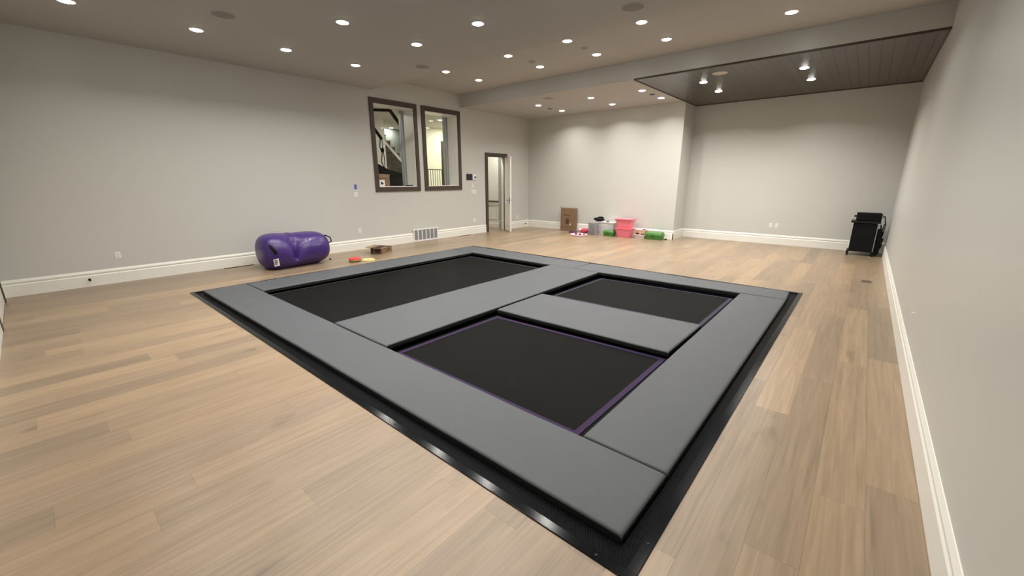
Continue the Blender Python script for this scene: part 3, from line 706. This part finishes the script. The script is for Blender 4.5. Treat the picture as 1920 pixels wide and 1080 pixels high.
o = blob(0, 0, 0.08, 0.13, 5).build('cloth_bundle', 'pink_pale', smooth=True); o.location = (-7.13, 11.90, 0.0); tag(o, 'crumpled pale pink cloth by the skirting beside the crimson bundle', 'cloth')
t = thing('toy_tray', 'pale pink round tray of small toys in front of the grey bin', 'tray', (-6.68, 11.09, 0))
b = MB(); b.lathe([(0.23, 0.0), (0.265, 0.01), (0.275, 0.045), (0.262, 0.05), (0.24, 0.02), (0.03, 0.015)]); b.build('tray_body', 'pink_pale', t, smooth=True)
for k, (x, y, mm) in enumerate([(-.12, .02, 'plum'), (-.02, .09, 'plum'), (.06, -.04, 'black'), (.14, .07, 'plum'), (.02, .0, 'white'), (-.16, .10, 'crimson')]):
    b = MB(); b.lathe([(0.02, 0.018), (0.045, 0.03), (0.035, 0.06), (0.01, 0.068)], x, y, 10); b.build('small_toy', mm, t, smooth=True)
t = thing('storage_bin', 'upright grey ribbed bin behind the pink tray', 'bin', (-6.42, 11.54, 0))
b = MB()
b.taper(-0.145, 0.135, -0.12, 0.12, 0, 0.385, 0.015, 0.03)
b.build('bin_body', 'silver', t)
b = MB()
for k in range(9): b.box(-0.12+k*0.027, -0.112+k*0.027, -0.124, -0.118, 0.02, 0.37)
b.build('ribs', 'silver', t)
t = thing('storage_tote', 'frosted clear storage tote with white lid behind the grey bin', 'storage box', (-6.18, 11.89, 0))
b = MB(); b.taper(-0.38, 0.34, -0.12, 0.16, 0, 0.375, 0.035, 0.04); b.build('tote_body', 'frost', t, smooth=True)
b = MB(); b.taper(-0.40, 0.375, -0.14, 0.175, 0.375, 0.405, 0.004, 0.04); b.build('tote_lid', 'white', t, smooth=True)
t = thing('black_bag', 'lumpy black bag resting on the white tote lid', 'bag', (-6.42, 11.87, 0.405))
blob(0, 0, 0.17, 0.12, 11, flat=.6).build('bag_body', 'black', t, smooth=True)
b = blob(0, 0, 0.10, 0.06, 12, flat=.6); o = b.build('bag_flap', 'black', t, smooth=True); o.location = (0.06, 0, 0.095)
b = blob(0, 0, 0.045, 0.04, 13); o = b.build('small_toy', 'plum', smooth=True); o.location = (-6.08, 11.81, 0.405); tag(o, 'tiny dark toy on the white tote lid right of the black bag', 'toy')
def green_case(x, y, w_, d_, h_, label, rz=0.0):
    t = thing('toy_case', label, 'case', (x, y, 0), rz, 'green plastic cases')
    b = MB(); b.taper(-w_/2, w_/2, -d_/2, d_/2, 0, h_*.52, 0.012, 0.045); b.build('case_base', 'green', t, smooth=True)
    b = MB()
    def ring(i, z, r=.045, n=5):
        X0, X1, Y0, Y1 = -w_/2+i, w_/2-i, -d_/2+i, d_/2-i; out = []
        for cx, cy, a0 in ((X1-r, Y1-r, 0), (X0+r, Y1-r, PI/2), (X0+r, Y0+r, PI), (X1-r, Y0+r, 1.5*PI)):
            for k in range(n): a = a0+PI/2*k/(n-1); out.append((cx+r*math.cos(a), cy+r*math.sin(a), z))
        return out
    b.loft([ring(-.006, h_*.52), ring(-.006, h_*.6), ring(.004, h_*.86), ring(.028, h_)]); b.build('case_lid', 'green', t, smooth=True)
    b = MB(); b.box(-.045, .045, -d_/2-.014, -d_/2+.004, h_*.40, h_*.66, .004); b.build('latch', 'green_dark', t)
green_case(-5.90, 11.60, 0.34, 0.20, 0.185, 'green plastic case left of the pink tubs')
green_case(-4.545, 11.82, 0.49, 0.30, 0.215, 'larger green plastic case at the right end of the row')
t = thing('storage_tub', 'shallow pale pink lidded tub behind the green case left of the pink tubs', 'storage box', (-5.70, 11.99, 0))
b = MB(); b.taper(-0.085, 0.13, -0.06, 0.07, 0, 0.235, 0.02, 0.03); b.build('tub_body', 'pink_pale', t, smooth=True)
b = MB(); b.taper(-0.095, 0.14, -0.065, 0.08, 0.235, 0.26, 0.004, 0.03); b.build('tub_lid', 'white', t, smooth=True)
def pink_tub(z, label, lid):
    t = thing('storage_tub', label, 'storage box', (-5.445, 11.70, z), 0.0, 'stacked pink storage tubs')
    b = MB(); b.taper(-0.255, 0.255, -0.17, 0.19, 0, 0.262, 0.055, 0.05); b.build('tub_body', 'pink', t, smooth=True)
    b = MB()
    b.taper(-0.275, 0.275, -0.185, 0.205, 0.245, 0.268, 0.006, 0.05)
    b.build('tub_rim', 'pink', t, smooth=True)
    if lid:
        b = MB(); b.taper(-0.285, 0.285, -0.195, 0.215, 0.268, 0.285, 0.002, 0.05); b.taper(-0.22, 0.22, -0.14, 0.16, 0.285, 0.305, -0.015, 0.05); b.build('tub_lid', 'pink', t, smooth=True)
pink_tub(0.0, 'lower pink tub of the stack of two', False); pink_tub(0.268, 'upper pink lidded tub of the stack of two', True)
t = thing('craft_tray', 'low clear tray with pink rim between pink tubs and green case', 'tray', (-4.965, 11.86, 0))
b = MB(); b.taper(-0.19, 0.16, -0.15, 0.16, 0, 0.085, 0.02, 0.03); b.build('tray_body', 'frost', t, smooth=True)
b = MB(); b.taper(-0.20, 0.165, -0.165, 0.175, 0.085, 0.10, 0.002, 0.03); b.build('tray_rim', 'pink_pale', t, smooth=True)
t = thing('craft_box', 'open pale box of craft bits stacked on the clear tray', 'box', (-4.96, 11.88, 0.10))
b = MB(); b.taper(-0.18, 0.13, -0.10, 0.12, 0, 0.13, 0.01, 0.02); b.build('box_body', 'tan', t, smooth=True)
b = MB(); b.taper(-0.19, 0.14, -0.11, 0.13, 0.13, 0.145, 0.002, 0.02); b.build('box_lid', 'pink_pale', t, smooth=True)
b = MB(); b.box(-.15, -.05, -.112, -.100, .02, .05); b.box(0.0, .12, -.112, -.100, .01, .035); b.box(0.02, .12, -.06, -.02, .145, .16, 0, .3); b.build('dark_trim', 'black', t)
b = MB(); b.box(-4.29, -4.22, 11.90, 11.95, 0, 0.025, .006); tag(b.build('door_wedge', 'black'), 'small black wedge on the floor right of the larger green case', 'wedge')

# ------------------------------------------------------------ equipment cart in the right corner
t = thing('equipment_cart', 'black rolling equipment cart in the right back corner', 'cart', (0.10, 12.45, 0))
O = None
b = MB(); b.box(-0.215, 0.20, -0.20, 0.20, 0.09, 0.745, 0.008); b.build('cabinet', 'black', t)
b = MB(); b.box(-0.265, 0.255, -0.235, 0.235, 0.745, 0.79, 0.006); b.build('top_tray', 'black_plastic', t)
b = MB(); b.box(-0.245, -0.205, -0.22, 0.22, 0.075, 0.10); b.box(0.19, 0.24, -0.22, 0.22, 0.075, 0.10); b.build('base_rail', 'black', t)
b = MB(); b.box(0.205, 0.225, -0.18, 0.18, 0.10, 0.70, .003); b.build('side_panel', 'grille', t)
b = MB(); b.box(0.228, 0.30, -0.14, 0.02, 0.03, 0.62, .01); b.box(0.228, 0.33, 0.04, 0.19, 0.03, 0.55, .01); b.tube([(0.26, -0.16, 0.72), (0.30, -0.15, 0.5), (0.27, -0.16, 0.3), (0.31, -0.14, 0.08)], 0.012); b.build('side_basket', 'black', t)
for sx in (-0.225, 0.215):
    for sy in (-0.19, 0.19):
        b = MB(); b.tube([(sx-0.018, sy, 0.037), (sx+0.018, sy, 0.037)], 0.036, 16); b.box(sx-0.024, sx+0.024, sy-0.012, sy+0.03, 0.045, 0.078); b.build('caster', 'black', t, smooth=True)
b = MB(); b.tube([(0.21, -0.12, 0.93), (0.30, -0.1, 0.90), (0.33, -0.05, 0.75), (0.29, 0.0, 0.5), (0.30, 0.05, 0.35), (0.27, 0, 0.12)], 0.010)
b.tube([(0.20, -0.05, 0.88), (0.31, 0.0, 0.86), (0.345, 0.05, 0.7), (0.33, 0.05, 0.45), (0.25, 0, 0.3)], 0.008); b.tube([(0.24, 0.1, 0.4), (0.345, 0.12, 0.36), (0.345, 0.1, 0.2), (0.27, 0.1, 0.03)], 0.012)
b.build('cable', 'black', t, smooth=True)
b = MB(); b.box(0.24, 0.36, -0.05, 0.06, 0.33, 0.41, .01); b.box(0.24, 0.33, -0.08, 0.02, 0.12, 0.2, .01); b.build('power_adapter', 'black_plastic', t)
t = thing('amplifier', 'black amplifier box sitting on the cart top tray', 'amplifier', (0.115, 12.44, 0.79))
b = MB(); b.box(-0.205, 0.235, -0.16, 0.16, 0.008, 0.175, 0.012); b.build('amplifier_case', 'black', t)
b = MB(); b.box(-0.20, 0.23, -0.164, -0.158, 0.165, 0.178, .002); b.build('front_edge', 'black_plastic', t)
b = MB(); b.tube([(-0.205, -0.1, 0.10), (-0.245, -0.1, 0.10)], 0.02, 12); b.build('volume_knob', 'black', t)

# ------------------------------------------------------------ wall and floor fittings
def plate(axis, face, sgn, a, z, w_, h_, label, holes=2, name='electrical_outlet', cat='outlet', group=None, matn='white'):
    if axis == 'x': loc = (face, a, z)
    else: loc = (a, face, z)
    t = thing(name, label, cat, loc, 0 if axis == 'x' else (-PI/2 if sgn < 0 else PI/2), group)
    s_ = sgn if axis == 'x' else 1
    b = MB(); b.box(0, s_*0.006, -w_/2, w_/2, -h_/2, h_/2, 0.002); b.build('cover_plate', matn, t)
    if holes:
        for k in range(holes):
            zz = (k-(holes-1)/2)*0.045 if name == 'electrical_outlet' else 0; yy = 0 if name == 'electrical_outlet' else (k-(holes-1)/2)*0.046
            b = MB(); b.box(s_*0.005, s_*0.009, yy-0.016, yy+0.016, zz-0.017 if name == 'electrical_outlet' else -0.033, zz+0.017 if name == 'electrical_outlet' else 0.033, 0.002)
            b.build('socket' if name == 'electrical_outlet' else 'rocker', 'frost', t)
    return t
G = 'wall outlets'
plate('x', XL, 1, 0.845, 0.462, 0.075, 0.12, 'white outlet low on the window wall at the far left of the photo', group=G)
plate('x', XL, 1, 5.29, 0.470, 0.075, 0.12, 'white outlet on the window wall between the purple bolster and vent grille', group=G)
plate('x', XL, 1, 9.30, 0.445, 0.10, 0.12, 'white outlet just left of the open door', group=G)
plate('x', XL, 1, 11.45, 0.40, 0.075, 0.12, 'white outlet behind the open door near the room corner', group=G)
plate('y', YR, -1, -1.84, 0.50, 0.075, 0.12, 'left outlet of the pair low on the recess wall', group=G)
plate('y', YR, -1, -1.70, 0.50, 0.075, 0.12, 'right outlet of the pair low on the recess wall', group=G)
plate('x', XL, 1, 5.28, 1.345, 0.115, 0.12, 'white double light switch below the blue tape', 2, 'light_switch', 'light switch', 'light switches')
plate('x', XL, 1, 9.31, 1.33, 0.21, 0.12, 'white four-gang light switch below the thermostat', 4, 'light_switch', 'light switch', 'light switches')
plate('x', XL, 1, 9.275, 1.51, 0.07, 0.11, 'small white switch between the thermostat and the four-gang switch', 1, 'light_switch', 'light switch', 'light switches')
b = MB(); b.box(XL, XL+0.002, 5.262, 5.322, 1.475, 1.59); tag(b.build('painters_tape', 'tape'), 'strip of blue tape stuck on the wall above the switch', 'tape')
t = thing('control_panel', 'dark square touch panel on the wall between window and door', 'control panel', (XL, 9.125, 1.78))
b = MB(); b.box(0, 0.018, -0.125, 0.115, -0.09, 0.095, 0.006); b.build('panel_case', 'black_plastic', t)
b = MB(); b.box(0.018, 0.020, -0.11, 0.10, -0.075, 0.08); b.build('panel_screen', 'screen', t)
t = thing('thermostat', 'small white thermostat with dark display right of the touch panel', 'thermostat', (XL, 9.345, 1.775))
b = MB(); b.box(0, 0.022, -0.075, 0.065, -0.085, 0.085, 0.008); b.build('thermostat_body', 'white', t)
b = MB(); b.box(0.022, 0.024, -0.015, 0.045, -0.04, 0.03); b.build('display', 'screen', t)
# return air grille set in the baseboard
gy0, gy1, gz0, gz1 = 6.89, 7.75, 0.03, 0.352
t = thing('return_air_grille', 'white framed vent grille set into the baseboard below left window', 'vent grille', (XL, (gy0+gy1)/2, 0)); O = tuple(t.location)
b = MB(); b.box(XL, XL+0.022, gy0, gy1, gz0-0.02, gz1); b.build('backing', 'grille', t, loc=O)
b = MB(); f0, f1 = XL+0.018, XL+0.034
b.box(f0, f1, gy0-0.02, gy1+0.02, gz1-0.028, gz1+0.01); b.box(f0, f1, gy0-0.02, gy1+0.02, 0.004, 0.045)
for k in range(7):
    yy = gy0+0.012+k*(gy1-gy0-0.024)/6; b.box(f0, f1, yy-0.013, yy+0.013, 0.045, gz1-0.028)
b.build('grille_frame', 'white', t, loc=O)
for k in range(6):
    ya = gy0+0.012+k*(gy1-gy0-0.024)/6+0.013; yb = ya+(gy1-gy0-0.024)/6-0.026
    b = MB()
    for j in range(14):
        zz = 0.052+j*0.0195; b.box(XL+0.020, XL+0.028, ya, yb, zz, zz+0.008)
    b.build('louvre_panel', 'grille', t, loc=O)
for y, z, lb in ((0.437, 0.118, 'dark door stop on the left baseboard at the far left'), (11.89, 0.127, 'dark door stop on the baseboard behind the open door')):
    t = thing('door_stop', lb, 'door stop', (XL+0.0185, y, z), 0, 'door stops')
    b = MB(); b.tube([(0, 0, 0), (0.006, 0, 0), (0.0061, 0, 0), (0.06, 0, 0)], [0.018, 0.018, 0.008, 0.008], 12); b.build('stem', 'bronze', t, smooth=True)
    b = MB(); b.tube([(0.06, 0, 0), (0.078, 0, 0)], 0.016, 12); b.build('rubber_tip', 'black', t, smooth=True)
for x, y, l, lb in ((-9.40, 2.55, 0.56, 'long dark floor register beside the baseboard left of the purple bolster'), (-9.40, 8.78, 0.56, 'long dark floor register beside the baseboard before the door')):
    t = thing('floor_register', lb, 'floor vent', (x, y, 0), 0, 'floor registers')
    b = MB(); b.box(-0.055, 0.055, -l/2, l/2, 0, 0.004); b.build('register_frame', 'tan', t)
    b = MB()
    for k in range(5): b.box(-0.045+k*0.019, -0.037+k*0.019, -l/2+.015, l/2-.015, 0.004, 0.006)
    b.build('slats', 'black', t)
t = thing('floor_box', 'small brown floor outlet box near the right wall', 'floor outlet', (0.245, 9.14, 0))
b = MB(); b.box(-0.09, 0.09, -0.13, 0.13, 0, 0.004, 0.001); b.build('cover_frame', mat('taupe plate', (0.22, 0.17, 0.13), 0.45), t)
b = MB(); b.box(-0.065, 0.065, -0.10, 0.06, 0.004, 0.007); b.build('cover_flap', 'ink', t)
b = MB(); b.tube([(XR, 5.10, 0.508), (XR-0.02, 5.10, 0.508)], 0.010, 12); tag(b.build('wall_peg', 'paper'), 'tiny white peg on the right wall above the baseboard', 'peg')
# ceiling speakers, detectors
def disc(name, x, y, z, r, mn, lb, cat, group=None, h=0.006):
    t = thing(name, lb, cat, (x, y, z), 0, group)
    b = MB(); b.lathe([(r, 0), (r, -h*.6), (r-.01, -h)]); b.build('rim', mn if mn != 'speaker' else 'ceil', t, smooth=True)
    b = MB(); b.lathe([(r-.012, -h), (r-.02, -h-.0015)]); b.build('face', mn, t, smooth=True)
SP = 'ceiling speakers'
disc('ceiling_speaker', -6.85, 2.18, Z1, 0.145, 'speaker', 'round grey ceiling speaker nearest the top left of the photo', 'ceiling speaker', SP)
disc('ceiling_speaker', -2.635, 5.45, Z1, 0.145, 'speaker', 'round grey ceiling speaker near the ceiling step at top right', 'ceiling speaker', SP)
disc('ceiling_speaker', -6.92, 5.47, Z1, 0.145, 'speaker', 'round grey ceiling speaker near the windows, before the ceiling step', 'ceiling speaker', SP)
disc('ceiling_speaker', -6.73, 9.36, Z3, 0.14, 'speaker', 'round grey ceiling speaker just beyond the beam', 'ceiling speaker', SP)
disc('ceiling_speaker', -2.61, 9.42, Z3-0.010, 0.14, 'offwhite', 'off-white ceiling speaker in the dark wooden ceiling', 'ceiling speaker', SP)
disc('smoke_detector', -5.785, 7.45, Z2, 0.07, 'speaker', 'small round smoke detector on the raised ceiling, the left one', 'smoke detector', 'ceiling detectors', 0.025)
disc('smoke_detector', -4.50, 7.38, Z2, 0.07, 'speaker', 'small round smoke detector on the raised ceiling, the right one', 'smoke detector', 'ceiling detectors', 0.008)
disc('dark_spotlight', -7.63, 10.71, Z3, 0.07, 'black', 'unlit dark round fitting between the leftmost lights beyond the beam', 'ceiling fitting', 'unlit ceiling fittings', 0.004)
disc('dark_spotlight', -4.47, 10.63, Z3, 0.07, 'black', 'unlit dark round fitting beside the wooden ceiling', 'ceiling fitting', 'unlit ceiling fittings', 0.004)
